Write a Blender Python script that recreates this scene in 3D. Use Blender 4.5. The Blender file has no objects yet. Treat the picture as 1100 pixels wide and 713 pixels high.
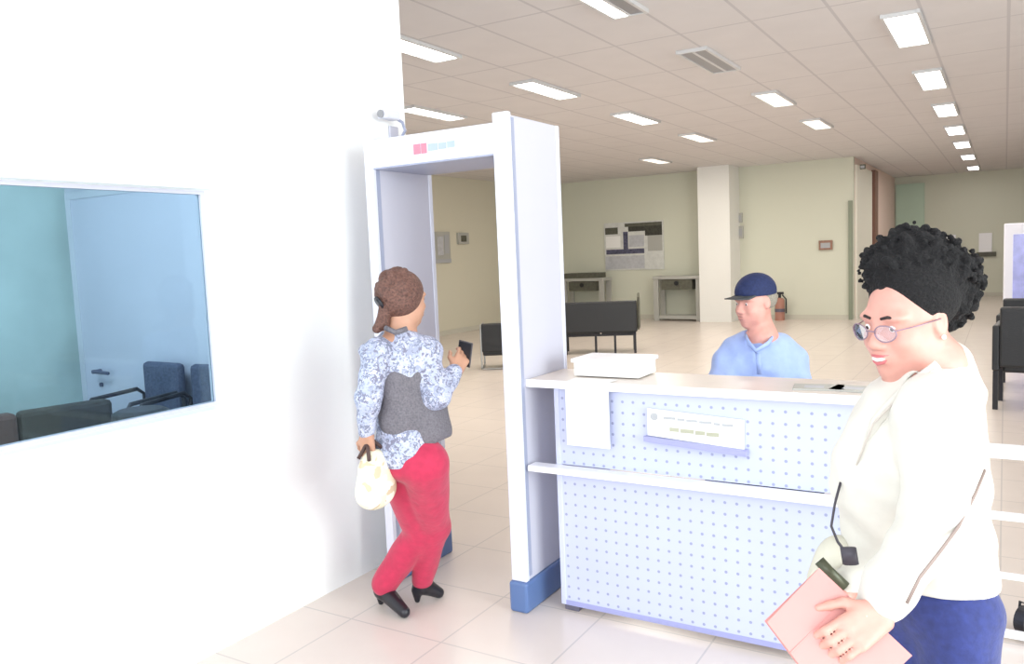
import bpy, bmesh, math, random
import numpy as np
from mathutils import Vector, Matrix
random.seed(7); rng = np.random.default_rng(7)
scn = bpy.context.scene
COL = scn.collection
PI = math.pi

# ------------------------------------------------------------------ camera
YAW, PITCH, ROLL, FPX, H = -0.54834293, -0.09388172, -0.04205264, 870.22546, 1.6
def cam_axes():
    f = np.array([math.sin(YAW)*math.cos(PITCH), math.cos(YAW)*math.cos(PITCH), math.sin(PITCH)])
    r = np.array([math.cos(YAW), -math.sin(YAW), 0.0]); u = np.cross(r, f)
    return r*math.cos(ROLL)+u*math.sin(ROLL), -r*math.sin(ROLL)+u*math.cos(ROLL), f
CR, CU, CF = cam_axes()
cd = bpy.data.cameras.new('camera'); cam = bpy.data.objects.new('camera', cd); COL.objects.link(cam)
cd.sensor_width = 36; cd.lens = 36*FPX/1100; cd.clip_start = .02
m = Matrix.Identity(4)
for i in range(3):
    m[i][0] = CR[i]; m[i][1] = CU[i]; m[i][2] = -CF[i]
m[2][3] = H
cam.matrix_world = m
scn.camera = cam
def W(px, py, d):          # measured point of the photograph at forward distance d (metres)
    p = np.array([0, 0, H]) + (CF + CR*(px-550)/FPX - CU*(py-356.5)/FPX)*d
    return p
RH = np.array([math.cos(YAW), -math.sin(YAW), 0.0]); FH = np.array([math.sin(YAW), math.cos(YAW), 0.0]); UP = np.array([0, 0, 1.0])

# ------------------------------------------------------------------ materials
def nt(name):
    m = bpy.data.materials.new(name); m.use_nodes = True
    return m, m.node_tree.nodes, m.node_tree.links, m.node_tree.nodes['Principled BSDF']
def mat(name, col, rough=.5, metal=0, bump=0, scale=40, var=0, sheen=0, sss=0, emit=None, es=1):
    m, N, L, b = nt(name)
    b.inputs['Base Color'].default_value = (*col, 1); b.inputs['Roughness'].default_value = rough
    b.inputs['Metallic'].default_value = metal
    if sheen: b.inputs['Sheen Weight'].default_value = sheen
    if sss:
        b.inputs['Subsurface Weight'].default_value = sss; b.inputs['Subsurface Scale'].default_value = .01
        b.inputs['Subsurface Radius'].default_value = (1, .35, .2)
    if emit:
        b.inputs['Emission Color'].default_value = (*emit, 1); b.inputs['Emission Strength'].default_value = es
    tc = N.new('ShaderNodeTexCoord')
    if bump or var:
        n = N.new('ShaderNodeTexNoise'); n.inputs['Scale'].default_value = scale; n.inputs['Detail'].default_value = 4
        L.new(tc.outputs['Object'], n.inputs['Vector'])
        if bump:
            bp = N.new('ShaderNodeBump'); bp.inputs['Strength'].default_value = bump; bp.inputs['Distance'].default_value = .01
            L.new(n.outputs['Fac'], bp.inputs['Height']); L.new(bp.outputs['Normal'], b.inputs['Normal'])
        if var:
            r = N.new('ShaderNodeValToRGB')
            r.color_ramp.elements[0].position = .3; r.color_ramp.elements[1].position = .7
            r.color_ramp.elements[0].color = (*[c*(1-var) for c in col], 1); r.color_ramp.elements[1].color = (*[min(1, c*(1+var)) for c in col], 1)
            L.new(n.outputs['Fac'], r.inputs['Fac']); L.new(r.outputs['Color'], b.inputs['Base Color'])
    return m
def grid_mat(name, col, line, sx, sy, ox, oy, wd, rough, axes='XY', dots=False, spec=.5, bumpy=0):
    """tile joints (or, with dots, a field of punched holes) in object space"""
    m, N, L, b = nt(name)
    b.inputs['Roughness'].default_value = rough; b.inputs['Specular IOR Level'].default_value = spec
    tc = N.new('ShaderNodeTexCoord'); sp = N.new('ShaderNodeSeparateXYZ'); L.new(tc.outputs['Object'], sp.inputs[0])
    def mth(op, a, bb=None):
        n = N.new('ShaderNodeMath'); n.operation = op
        for i, v in enumerate((a, bb)):
            if v is None: continue
            if isinstance(v, (int, float)): n.inputs[i].default_value = v
            else: L.new(v, n.inputs[i])
        return n.outputs[0]
    ds = []
    for ax, s, o in ((axes[0], sx, ox), (axes[1], sy, oy)):
        v = mth('ADD', sp.outputs[ax], -o)
        v = mth('MULTIPLY', v, 1/s)
        v = mth('FRACT', mth('ADD', v, 1000.5))
        v = mth('ABSOLUTE', mth('SUBTRACT', v, .5))
        ds.append(mth('MULTIPLY', v, s))
    if dots:
        q = mth('SQRT', mth('ADD', mth('MULTIPLY', ds[0], ds[0]), mth('MULTIPLY', ds[1], ds[1])))
    else:
        q = mth('MINIMUM', ds[0], ds[1])
    fac = mth('LESS_THAN', q, wd)
    no = N.new('ShaderNodeTexNoise'); no.inputs['Scale'].default_value = 3; no.inputs['Detail'].default_value = 5
    L.new(tc.outputs['Object'], no.inputs['Vector'])
    r = N.new('ShaderNodeValToRGB'); r.color_ramp.elements[0].position = .3; r.color_ramp.elements[1].position = .7
    r.color_ramp.elements[0].color = (*[c*.96 for c in col], 1); r.color_ramp.elements[1].color = (*col, 1)
    L.new(no.outputs['Fac'], r.inputs['Fac'])
    mx = N.new('ShaderNodeMix'); mx.data_type = 'RGBA'
    L.new(fac, mx.inputs[0]); L.new(r.outputs['Color'], mx.inputs[6]); mx.inputs[7].default_value = (*line, 1)
    L.new(mx.outputs[2], b.inputs['Base Color'])
    return m
def pattern_mat(name, cols, scale, rough=.8, bump=.3):
    m, N, L, b = nt(name); b.inputs['Roughness'].default_value = rough
    tc = N.new('ShaderNodeTexCoord'); v = N.new('ShaderNodeTexVoronoi'); v.inputs['Scale'].default_value = scale
    n = N.new('ShaderNodeTexNoise'); n.inputs['Scale'].default_value = scale*.6; L.new(tc.outputs['Object'], n.inputs['Vector'])
    mx = N.new('ShaderNodeMix'); mx.data_type = 'RGBA'; mx.inputs[0].default_value = .12
    L.new(tc.outputs['Object'], mx.inputs[6]); L.new(n.outputs['Color'], mx.inputs[7]); L.new(mx.outputs[2], v.inputs['Vector'])
    s = N.new('ShaderNodeSeparateXYZ'); L.new(v.outputs['Color'], s.inputs[0])
    r = N.new('ShaderNodeValToRGB'); r.color_ramp.interpolation = 'CONSTANT'
    els = r.color_ramp.elements
    while len(els) < len(cols): els.new(.5)
    for i, c in enumerate(cols): els[i].position = i/len(cols); els[i].color = (*c, 1)
    L.new(s.outputs[0], r.inputs['Fac']); L.new(r.outputs['Color'], b.inputs['Base Color'])
    return m
def glass_mat(name, tint, refl=.12):
    m, N, L, b = nt(name); N.remove(b)
    out = N['Material Output']; t = N.new('ShaderNodeBsdfTransparent'); t.inputs[0].default_value = (*tint, 1)
    g = N.new('ShaderNodeBsdfGlossy'); g.inputs['Roughness'].default_value = .03; g.inputs[0].default_value = (.85, .95, 1, 1)
    fr = N.new('ShaderNodeFresnel'); fr.inputs[0].default_value = 1.28
    a = N.new('ShaderNodeMath'); a.operation = 'ADD'; a.inputs[1].default_value = refl; L.new(fr.outputs[0], a.inputs[0])
    mx = N.new('ShaderNodeMixShader'); L.new(a.outputs[0], mx.inputs[0]); L.new(t.outputs[0], mx.inputs[1]); L.new(g.outputs[0], mx.inputs[2])
    L.new(mx.outputs[0], out.inputs[0]); return m

M = dict(
 wall=mat('white_paint', (.93, .945, .94), .6, bump=.03, scale=60),
 hall=mat('pale_green_paint', (.66, .67, .56), .7, bump=.03, scale=60),
 hall_left=mat('cream_paint', (.66, .63, .51), .7, bump=.03),
 pink=mat('pinkish_paint', (.78, .62, .55), .7, bump=.03),
 pillar=mat('pillar_paint', (.82, .82, .79), .6, bump=.03),
 floor=grid_mat('floor_tiles', (.72, .64, .585), (.56, .51, .48), .5, .5, 0, .1, .004, .24, spec=.5),
 ceil=grid_mat('ceiling_tiles', (.70, .675, .675), (.56, .54, .55), .56, 1.225, 0, .3, .012, .8, spec=.2),
 teal=mat('frosted_teal_glass', (.42, .55, .54), .35, var=.1, scale=2),
 room=mat('bluish_room_paint', (.50, .54, .62), .6, var=.04, scale=2),
 doorp=mat('lavender_door_paint', (.50, .53, .64), .45, var=.03, scale=2),
 glass=glass_mat('window_glass', (.78, .88, .92), .0),
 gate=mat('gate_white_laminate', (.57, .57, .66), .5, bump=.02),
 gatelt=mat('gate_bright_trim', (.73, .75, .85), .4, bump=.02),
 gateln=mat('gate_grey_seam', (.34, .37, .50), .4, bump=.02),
 gbase=mat('blue_plastic', (.10, .17, .36), .4, bump=.05),
 red=mat('logo_red', (.55, .22, .30), .5, bump=.02), blue=mat('logo_blue', (.40, .48, .66), .5, bump=.02),
 perf=grid_mat('perforated_steel', (.52, .555, .76), (.30, .32, .50), .0475, .0475, .012, .02, .0062, .4, axes='XZ', dots=True),
 steel=mat('lavender_steel', (.55, .58, .77), .4, bump=.02), shelf=mat('white_shelf_laminate', (.88, .88, .93), .3, bump=.02),
 top=mat('beige_worktop', (.74, .66, .60), .3, var=.04, scale=6), dark=mat('dark_rubber', (.12, .11, .15), .7, bump=.1),
 paper=mat('white_paper', (.88, .88, .86), .8, bump=.02), ink=mat('grey_ink', (.42, .43, .45), .8, bump=.02),
 ink2=mat('olive_ink', (.42, .42, .32), .8, bump=.02), bar=mat('violet_blue_plastic', (.32, .33, .58), .4, bump=.02),
 black=mat('black_leather', (.015, .016, .018), .45, bump=.15, scale=90), frame=mat('black_metal', (.03, .03, .035), .4, .5, bump=.02),
 chrome=mat('grey_metal', (.36, .36, .35), .4, .6, bump=.02), tan=mat('brown_leather', (.07, .035, .03), .6, bump=.15, scale=90),
 olive=mat('dark_olive_board', (.10, .10, .075), .6, var=.2, scale=20), greyl=mat('light_grey_metal', (.45, .45, .42), .5, .2, bump=.02),
 led=mat('lit_diffuser', (.9, .9, .9), .5, emit=(1, .97, .93), es=6, bump=.01), fix=mat('fixture_white', (.62, .62, .62), .4, bump=.02),
 off=mat('unlit_louver', (.30, .30, .32), .4, .3, bump=.02), fled=mat('dim_diffuser', (.85, .84, .8), .5, emit=(1, .92, .82), es=1.1, bump=.01),
 skinF=mat('skin_brown', (.60, .30, .245), .5, var=.06, scale=30, sss=.1, bump=.03), skinW=mat('skin_tan', (.50, .27, .18), .5, var=.06, scale=30, sss=.05),
 skinG=mat('skin_ruddy', (.68, .33, .27), .5, var=.08, scale=25, sss=.05),
 lipF=mat('lips_rose', (.50, .13, .14), .35, bump=.05), lipG=mat('lips_pale', (.45, .2, .17), .5, bump=.05), teeth=mat('teeth', (.9, .88, .84), .25, bump=.01),
 eye=mat('eye_white', (.8, .78, .76), .15, bump=.01), iris=mat('iris_dark', (.03, .015, .01), .1, bump=.01), brow=mat('dark_brow_hair', (.03, .02, .02), .8, bump=.3, scale=300),
 afro=mat('black_curly_hair', (.0045, .004, .005), .95, bump=1, scale=160, var=.5), brown=mat('brown_hair', (.13, .06, .045), .6, bump=.7, scale=120, var=.5),
 greyh=mat('grey_hair', (.30, .27, .22), .8, bump=.6, scale=200, var=.3),
 cream=mat('cream_jacket_cloth', (.62, .60, .545), .85, bump=.25, scale=25, var=.03, sheen=.2), navy=mat('blue_trouser_cloth', (.022, .035, .17), .8, bump=.2, scale=60, var=.2, sheen=.2),
 seam=mat('jacket_seam', (.52, .47, .42), .8, bump=.1), strap=mat('grey_brown_strap', (.25, .19, .17), .6, bump=.1), bstrap=mat('black_strap', (.05, .045, .06), .5, bump=.1),
 pinkf=mat('pink_card', (.60, .27, .25), .65, var=.04, scale=6, bump=.05), bagc=mat('cream_bag_leather', (.58, .56, .47), .6, bump=.1), clasp=mat('dark_olive_clasp', (.07, .075, .045), .4, .3, bump=.05),
 blouse=pattern_mat('blue_grey_print', [(.22, .24, .33), (.46, .49, .64), (.33, .36, .48), (.54, .56, .70), (.20, .20, .28), (.42, .46, .62)], 60),
 vest2=mat('dark_sofa_cloth', (.035, .035, .03), .9, bump=.2), vest=mat('dark_grey_knit', (.16, .15, .17), .9, bump=.4, scale=140, var=.25), crim=mat('crimson_trouser_cloth', (.50, .022, .075), .8, bump=.3, scale=30, var=.1, sheen=.2),
 boot=mat('black_boot_leather', (.014, .014, .02), .35, bump=.1), tote=pattern_mat('cream_yellow_tote', [(.80, .74, .55), (.85, .82, .70), (.62, .50, .34), (.85, .80, .62)], 22),
 phone=mat('dark_phone', (.06, .055, .06), .3, bump=.02), shirt=mat('light_blue_shirt_cloth', (.36, .47, .80), .8, bump=.3, scale=25, var=.06, sheen=.1),
 cap=mat('navy_cap_cloth', (.012, .022, .085), .8, bump=.2, scale=100, var=.2), dtrou=mat('dark_trouser_cloth', (.04, .045, .07), .8, bump=.2),
 brim=mat('dark_brim_cloth', (.05, .055, .06), .8, bump=.2), lens=glass_mat('spectacle_lens', (.95, .93, .97), .12), rim=mat('spectacle_rim', (.30, .22, .28), .3, .6, bump=.02),
 ext=mat('faded_red_enamel', (.42, .20, .15), .4, bump=.05), rust=mat('reddish_brown_sign', (.30, .16, .11), .6, var=.2, scale=30),
 dbrown=mat('brown_door_frame', (.20, .10, .07), .5, bump=.05), gframe=mat('grey_green_frame', (.24, .27, .20), .5, bump=.05), creamd=mat('cream_door', (.86, .84, .74), .5, bump=.03),
 kiosk=mat('white_kiosk', (.85, .86, .95), .35, bump=.02), kblue=mat('violet_screen', (.30, .32, .62), .2, var=.25, scale=5, emit=(.4, .42, .75), es=.25), mint=mat('mint_green_panel', (.50, .64, .52), .6, bump=.03),
 white=mat('white_tube_paint', (.88, .88, .90), .3, bump=.01), pic1=mat('poster_light', (.66, .67, .64), .6, var=.08, scale=12), pic2=mat('poster_black', (.045, .045, .035), .6, var=.4, scale=20),
 pic3=mat('poster_navy', (.09, .09, .15), .6, var=.4, scale=20), pic4=mat('poster_grey', (.50, .51, .54), .6, var=.1, scale=16), base=mat('skirting_paint', (.58, .56, .48), .6, bump=.02),
 bluech=mat('blue_grey_cloth', (.06, .075, .13), .8, bump=.3, scale=80, var=.3),
)

# ------------------------------------------------------------------ mesh helpers
def tag(o, label=None, cat=None, group=None, kind=None):
    if label: o['label'] = label
    if cat: o['category'] = cat
    if group: o['group'] = group
    if kind: o['kind'] = kind
    return o
def thing(name, label, cat, loc=(0, 0, 0), rz=0, group=None):
    o = bpy.data.objects.new(name, None); COL.objects.link(o); o.empty_display_size = .1
    o.location = loc; o.rotation_euler = (0, 0, rz)
    return tag(o, label, cat, group)
class MB:
    def __init__(s): s.b = bmesh.new()
    def box(s, a, b, bev=0, rot=None, about=None):
        t = bmesh.new(); bmesh.ops.create_cube(t, size=1)
        a = Vector(a); b = Vector(b); c = (a+b)/2; d = b-a
        for v in t.verts: v.co = Vector((v.co.x*d.x, v.co.y*d.y, v.co.z*d.z))
        if bev: bmesh.ops.bevel(t, geom=t.edges[:]+t.verts[:], offset=min(bev, min(abs(x) for x in d)*.45), segments=2, affect='EDGES', profile=.5)
        for v in t.verts: v.co += c
        if rot is not None:
            o = Vector(about) if about is not None else c
            for v in t.verts: v.co = rot @ (v.co-o) + o
        s.add(t); return s
    def add(s, t):
        me = bpy.data.meshes.new('t'); t.to_mesh(me); t.free(); s.b.from_mesh(me); bpy.data.meshes.remove(me)
    def tube(s, pts, r, n=10, flat=None):
        pts = [Vector(p) for p in pts]; t = bmesh.new(); rings = []
        prev = None
        for i, p in enumerate(pts):
            d = (pts[min(i+1, len(pts)-1)]-pts[max(i-1, 0)]).normalized()
            x = prev if prev else (Vector((0, 0, 1)) if abs(d.z) < .9 else Vector((1, 0, 0)))
            x = (x-d*x.dot(d)).normalized(); prev = x; y = d.cross(x)
            ri = r[i] if isinstance(r, (list, tuple)) else r
            fy = flat or 1
            rings.append([t.verts.new(p+x*math.cos(2*PI*k/n)*ri+y*math.sin(2*PI*k/n)*ri*fy) for k in range(n)])
        for a, b in zip(rings, rings[1:]):
            for k in range(n): t.faces.new((a[k], a[(k+1) % n], b[(k+1) % n], b[k]))
        t.faces.new(rings[0][::-1]); t.faces.new(rings[-1])
        s.add(t); return s
    def cyl(s, a, b, r, n=20): return s.tube([a, b], r, n)
    def sph(s, c, r, sc=(1, 1, 1), n=16):
        t = bmesh.new(); bmesh.ops.create_uvsphere(t, u_segments=n, v_segments=n//2+2, radius=r)
        for v in t.verts: v.co = Vector((v.co.x*sc[0], v.co.y*sc[1], v.co.z*sc[2]))+Vector(c)
        s.add(t); return s
    def prism(s, poly, d, bev=0):
        """poly: 3D points (planar), d: extrusion vector"""
        t = bmesh.new(); d = Vector(d); a = [t.verts.new(Vector(p)) for p in poly]; b = [t.verts.new(Vector(p)+d) for p in poly]
        t.faces.new(a); t.faces.new(b[::-1]); n = len(a)
        for i in range(n): t.faces.new((a[i], b[i], b[(i+1) % n], a[(i+1) % n]))
        if bev: bmesh.ops.bevel(t, geom=t.edges[:]+t.verts[:], offset=bev, segments=2, affect='EDGES')
        bmesh.ops.recalc_face_normals(t, faces=t.faces[:]); s.add(t); return s
    def build(s, name, m, parent=None, smooth=False):
        me = bpy.data.meshes.new(name); bmesh.ops.recalc_face_normals(s.b, faces=s.b.faces[:])
        for f in s.b.faces: f.smooth = smooth
        s.b.to_mesh(me); s.b.free(); me.materials.append(M[m] if isinstance(m, str) else m)
        o = bpy.data.objects.new(name, me); COL.objects.link(o); o.parent = parent
        return o
def box(name, a, b, m, parent=None, bev=0): return MB().box(a, b, bev).build(name, m, parent)
def struct(o): o['kind'] = 'structure'; return o
def copy_tree(o, parent=None):
    c = o.copy(); COL.objects.link(c); c.parent = parent
    for ch in [x for x in bpy.data.objects if x.parent == o]: copy_tree(ch, c)
    return c
def dup(o, loc, rz, label):
    c = copy_tree(o); c.location = loc; c.rotation_euler = (0, 0, rz); c['label'] = label; return c

# ------------------------------------------------------------------ signed-distance sculpting (continuous bodies and clothes)
class SDF:
    def __init__(s): s.p = []
    def cone(s, a, b, ra, rb, k=.02, op='u', sq=None): s.p.append(('c', np.array(a, float), np.array(b, float), ra, rb, k, op, sq)); return s
    def chain(s, pts, rs, k=.02):
        for i in range(len(pts)-1): s.cone(pts[i], pts[i+1], rs[i], rs[i+1], k)
        return s
    def ell(s, c, r, R=None, k=.02, op='u'): s.p.append(('e', np.array(c, float), np.array(r, float), np.eye(3) if R is None else np.array(R, float), 0, k, op, None)); return s
    def half(s, c, n, k=.01): s.p.append(('h', np.array(c, float), np.array(n, float)/np.linalg.norm(n), 0, 0, k, 's', None)); return s
    def mesh(s, name, h, m, parent, disp=None):
        lo = np.full(3, 1e9); hi = -lo; bb = []
        for q in s.p:
            if q[0] == 'c': r = max(q[3], q[4]); a = np.minimum(q[1], q[2])-r; b = np.maximum(q[1], q[2])+r
            elif q[0] == 'e': r = max(q[2]); a = q[1]-r; b = q[1]+r
            else: a = b = None
            bb.append((a, b))
            if a is not None and q[6] == 'u': lo = np.minimum(lo, a); hi = np.maximum(hi, b)
        lo -= 4*h; hi += 4*h; n = np.ceil((hi-lo)/h).astype(int)+1
        D = np.full(n, .1, np.float32)
        ax = [lo[i]+np.arange(n[i])*h for i in range(3)]
        for q, (a, b) in zip(s.p, bb):
            k = q[5]; mg = k+3*h
            if a is None: i0 = np.zeros(3, int); i1 = n.copy()
            else:
                i0 = np.maximum(0, np.floor((a-mg-lo)/h).astype(int)); i1 = np.minimum(n, np.ceil((b+mg-lo)/h).astype(int)+1)
            if (i1 <= i0).any(): continue
            X = ax[0][i0[0]:i1[0]][:, None, None]; Y = ax[1][i0[1]:i1[1]][None, :, None]; Z = ax[2][i0[2]:i1[2]][None, None, :]
            if q[0] == 'c':
                ab = q[2]-q[1]; L2 = max(ab@ab, 1e-9)
                t = np.clip(((X-q[1][0])*ab[0]+(Y-q[1][1])*ab[1]+(Z-q[1][2])*ab[2])/L2, 0, 1)
                d = np.sqrt((X-q[1][0]-ab[0]*t)**2+(Y-q[1][1]-ab[1]*t)**2+(Z-q[1][2]-ab[2]*t)**2)-(q[3]+(q[4]-q[3])*t)
            elif q[0] == 'e':
                R = q[3]; dx, dy, dz = X-q[1][0], Y-q[1][1], Z-q[1][2]
                l = [R[0, i]*dx+R[1, i]*dy+R[2, i]*dz for i in range(3)]; r = q[2]
                k0 = np.sqrt(sum((l[i]/r[i])**2 for i in range(3))); k1 = np.sqrt(sum((l[i]/r[i]**2)**2 for i in range(3)))+1e-9
                d = k0*(k0-1)/k1
            else:
                d = -((X-q[1][0])*q[2][0]+(Y-q[1][1])*q[2][1]+(Z-q[1][2])*q[2][2])
            S = (slice(i0[0], i1[0]), slice(i0[1], i1[1]), slice(i0[2], i1[2])); E = D[S]
            if q[6] == 'u':
                hh = np.clip(.5+.5*(E-d)/k, 0, 1); D[S] = E*(1-hh)+d*hh-k*hh*(1-hh)
            else:
                dd = -d; hh = np.clip(.5-.5*(E-dd)/k, 0, 1); D[S] = E*(1-hh)+dd*hh+k*hh*(1-hh)
        if disp is not None:
            D += disp(ax[0][:, None, None], ax[1][None, :, None], ax[2][None, None, :]).astype(np.float32)
        D[0] = D[-1] = .1; D[:, 0] = D[:, -1] = .1; D[:, :, 0] = D[:, :, -1] = .1
        ins = D < 0
        c = ins[:-1, :-1, :-1].astype(np.int8)*0; acc = np.zeros(c.shape+(3,), np.float32); cnt = np.zeros(c.shape, np.float32)
        sh = c.shape
        for axis in range(3):
            o1, o2 = [i for i in range(3) if i != axis]
            for u in (0, 1):
                for v in (0, 1):
                    st = [0, 0, 0]; st[o1] = u; st[o2] = v
                    A = tuple(slice(st[i], st[i]+sh[i]) for i in range(3)); st2 = st[:]; st2[axis] += 1
                    B = tuple(slice(st2[i], st2[i]+sh[i]) for i in range(3))
                    cr = ins[A] != ins[B]
                    ii = np.nonzero(cr); da = D[A][ii]; db = D[B][ii]; t = da/(da-db)
                    acc[ii[0], ii[1], ii[2], axis] += t; acc[ii[0], ii[1], ii[2], o1] += u; acc[ii[0], ii[1], ii[2], o2] += v; cnt[ii] += 1
        idx = np.full(sh, -1, np.int64); nz = np.nonzero(cnt > 0); idx[nz] = np.arange(len(nz[0]))
        V = (np.stack(nz, 1)+acc[nz]/cnt[nz][:, None])*h+lo
        F = []
        for axis in range(3):
            o1, o2 = (axis+1) % 3, (axis+2) % 3
            A = [slice(0, None)]*3; B = [slice(0, None)]*3; A[axis] = slice(0, -1); B[axis] = slice(1, None)
            cr = ins[tuple(A)] != ins[tuple(B)]; ii = np.stack(np.nonzero(cr), 1)
            ok = (ii[:, o1] > 0) & (ii[:, o2] > 0) & (ii[:, o1] < n[o1]-1) & (ii[:, o2] < n[o2]-1); ii = ii[ok]
            flip = ins[tuple(ii.T)]
            q = []
            for u, v in ((-1, -1), (0, -1), (0, 0), (-1, 0)):
                j = ii.copy(); j[:, o1] += u; j[:, o2] += v; q.append(idx[tuple(j.T)])
            q = np.stack(q, 1); q[~flip] = q[~flip][:, ::-1]; F.append(q)
        F = np.concatenate(F)
        me = bpy.data.meshes.new(name); me.vertices.add(len(V)); me.vertices.foreach_set('co', V.astype(np.float32).ravel())
        me.loops.add(F.size); me.loops.foreach_set('vertex_index', F.astype(np.int32).ravel())
        me.polygons.add(len(F)); me.polygons.foreach_set('loop_start', np.arange(0, F.size, 4, dtype=np.int32)); me.polygons.foreach_set('loop_total', np.full(len(F), 4, np.int32))
        me.polygons.foreach_set('use_smooth', np.ones(len(F), bool)); me.update(calc_edges=True); me.validate()
        me.materials.append(M[m])
        o = bpy.data.objects.new(name, me); COL.objects.link(o); o.parent = parent
        if parent: o.matrix_parent_inverse = Matrix.Translation(parent.location).inverted()
        return o
def put(o, parent): o.parent = parent; o.matrix_parent_inverse = Matrix.Translation(parent.location).inverted(); return o
def nrm(v): v = np.array(v, float); return v/np.linalg.norm(v)
def frame(fwd, up=(0, 0, 1)):
    f = nrm(fwd); r = nrm(np.cross(f, up)); u = np.cross(r, f); return np.stack([r, f, u], 1)   # columns right, forward, up

# ================================================================== THE SETTING
Z_C = 3.3
struct(box('floor', (-12, -4, -.1), (6, 26, 0), 'floor'))
struct(box('ceiling', (-12, -1.5, Z_C), (6, 26, Z_C+.1), 'ceil'))
XW = -2.8
w = MB()   # partition with the window opening, y .45..2.29, z 1.015..1.925
w.box((XW-.12, -1.5, 0), (XW, .45, Z_C)); w.box((XW-.12, 2.29, 0), (XW, 3.56, Z_C))
w.box((XW-.12, .45, 0), (XW, 2.29, 1.015)); w.box((XW-.12, .45, 1.925), (XW, 2.29, Z_C))
struct(w.build('wall_left', 'wall'))
w = MB()
w.box((XW-.12, .45, 1.015), (XW-.09, .47, 1.925)); w.box((XW-.12, 2.27, 1.015), (XW-.09, 2.29, 1.925))
w.box((XW-.12, .47, 1.015), (XW-.09, 2.27, 1.03)); w.box((XW-.12, .47, 1.91), (XW-.09, 2.27, 1.925))
fr = struct(w.build('window_1', 'gate'))
box('glass_pane', (XW-.108, .47, 1.03), (XW-.102, 2.27, 1.91), 'glass', fr)
# office behind the window
struct(box('wall_office_back', (-6.2, 3.44, 0), (XW-.12, 3.56, Z_C), 'room'))
struct(box('wall_office_side', (-6.0, -1.5, 0), (-5.88, 3.44, Z_C), 'teal'))
dr = struct(box('door_1', (-5.74, 3.395, 0), (-3.95, 3.44, 2.13), 'doorp'))
h_ = MB().cyl((-5.55, 3.395, .90), (-5.55, 3.33, .90), .014).tube([(-5.55, 3.34, .90), (-5.48, 3.335, .90), (-5.38, 3.34, .895)], .013).build('door_handle', 'bluech', dr)
MB().cyl((-5.55, 3.394, .80), (-5.55, 3.38, .80), .016).build('keyhole_plate', 'bluech', dr)
struct(MB().box((-5.80, 3.39, 0), (-5.74, 3.44, 2.18)).box((-3.95, 3.39, 0), (-3.89, 3.44, 2.18)).box((-5.74, 3.39, 2.13), (-3.95, 3.44, 2.18)).build('trim_1', 'room'))
# hall
YB = 17.8
struct(box('wall_back', (-10, YB, 0), (-2.64, YB+.15, Z_C), 'hall'))
struct(box('wall_hall_left', (-10.15, 3.56, 0), (-10, YB+.15, Z_C), 'hall_left'))
struct(box('wall_corridor', (-2.77, YB+.15, 0), (-2.64, 25, Z_C), 'pink'))
struct(box('wall_far', (-2.64, 25, 0), (6, 25.15, Z_C), 'hall'))
struct(box('wall_right', (5.9, 7, 0), (6, 25, Z_C), 'hall'))
struct(box('baseboard_back', (-10, YB-.02, 0), (-2.64, YB, .1), 'base'))
struct(box('baseboard_hall_left', (-10, 3.6, 0), (-9.98, YB-.02, .1), 'base'))
struct(box('baseboard_far', (-2.64, 24.98, 0), (6, 25, .1), 'base'))
struct(MB().box((-5.63, 17.05, 0), (-4.95, YB, Z_C)).build('trim_2', 'pillar'))
struct(box('trim_3', (-2.73, YB-.06, 0), (-2.655, YB, 2.42), 'gframe'))
struct(box('door_2', (-2.64, 18.0, 0), (-2.60, 20.2, 3.15), 'creamd'))
struct(box('trim_4', (-2.64, 20.4, 0), (-2.56, 20.9, 3.2), 'dbrown'))
struct(box('trim_5', (-2.6, 24.93, 0), (-1.9, 25, 3.1), 'mint'))

# ================================================================== CEILING LIGHTS
def light_fixture(x, y, state, label):
    t = thing('ceiling_light', label, 'ceiling light', (x, y, Z_C), 0, 'ceiling lights')
    L = .56 if x > -1 else .50
    a = MB()
    for q in (-1, 1): a.box((q*.125-.012, -L-.02, -.03), (q*.125+.012, L+.02, -.001)); a.box((-.113, q*L-.01, -.03), (.113, q*L+.01, -.001))
    if state not in ('on', 'dim'): a.box((-.012, -L, -.026), (.012, L, -.001))
    a.build('frame', 'fix', t)
    if state in ('on', 'dim'): box('diffuser', (-.113, -L, -.022), (.113, L, -.002), 'led' if state == 'on' else 'fled', t)
    else:
        box('diffuser' if state == 'half' else 'louver', (-.113, -L, -.022), (-.012, L, -.002), 'led' if state == 'half' else 'off', t)
        box('louver', (.012, -L, -.022), (.113, L, -.002), 'off', t)
    return t
ORD = ['nearest', 'second', 'third', 'fourth', 'fifth', 'sixth', 'farthest']
for i, y in enumerate((7.5, 9.98, 12.45, 14.9, 17.3, 20.1, 23.4)):
    light_fixture(-.70, y, 'on', 'glowing white ceiling light, %s of the bright row at right' % ORD[i])
for y, st, l in ((5.1, 'half', 'half lit ceiling light cut by the top edge of the photo'), (7.45, 'off', 'unlit grey louvred ceiling light in the middle of the ceiling'),
                 (9.9, 'off2', 'faint unlit ceiling light behind the louvred one'), (12.4, 'dim', 'dim ceiling light far back above the seated guard')):
    if st == 'off2': light_fixture(-2.32, y, 'dim', l)
    else: light_fixture(-2.32, y, st, l)
for i, (y, l) in enumerate(((5.3, 'slanting lit ceiling light beside the top edge of the white wall'), (7.55, 'lit ceiling light above the metal detector crossbar'),
             (9.95, 'lit ceiling light right of the metal detector top'), (12.4, 'small lit ceiling light far back left of the pillar'))):
    light_fixture(-4.07, y, 'on' if i < 3 else 'dim', l)
for y, l in ((7.8, 'lit ceiling light just above the gate logo by the white wall'), (14.9, 'faint ceiling light near the back wall above the poster')):
    light_fixture(-5.72, y, 'on' if y < 9 else 'dim', l)

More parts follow.
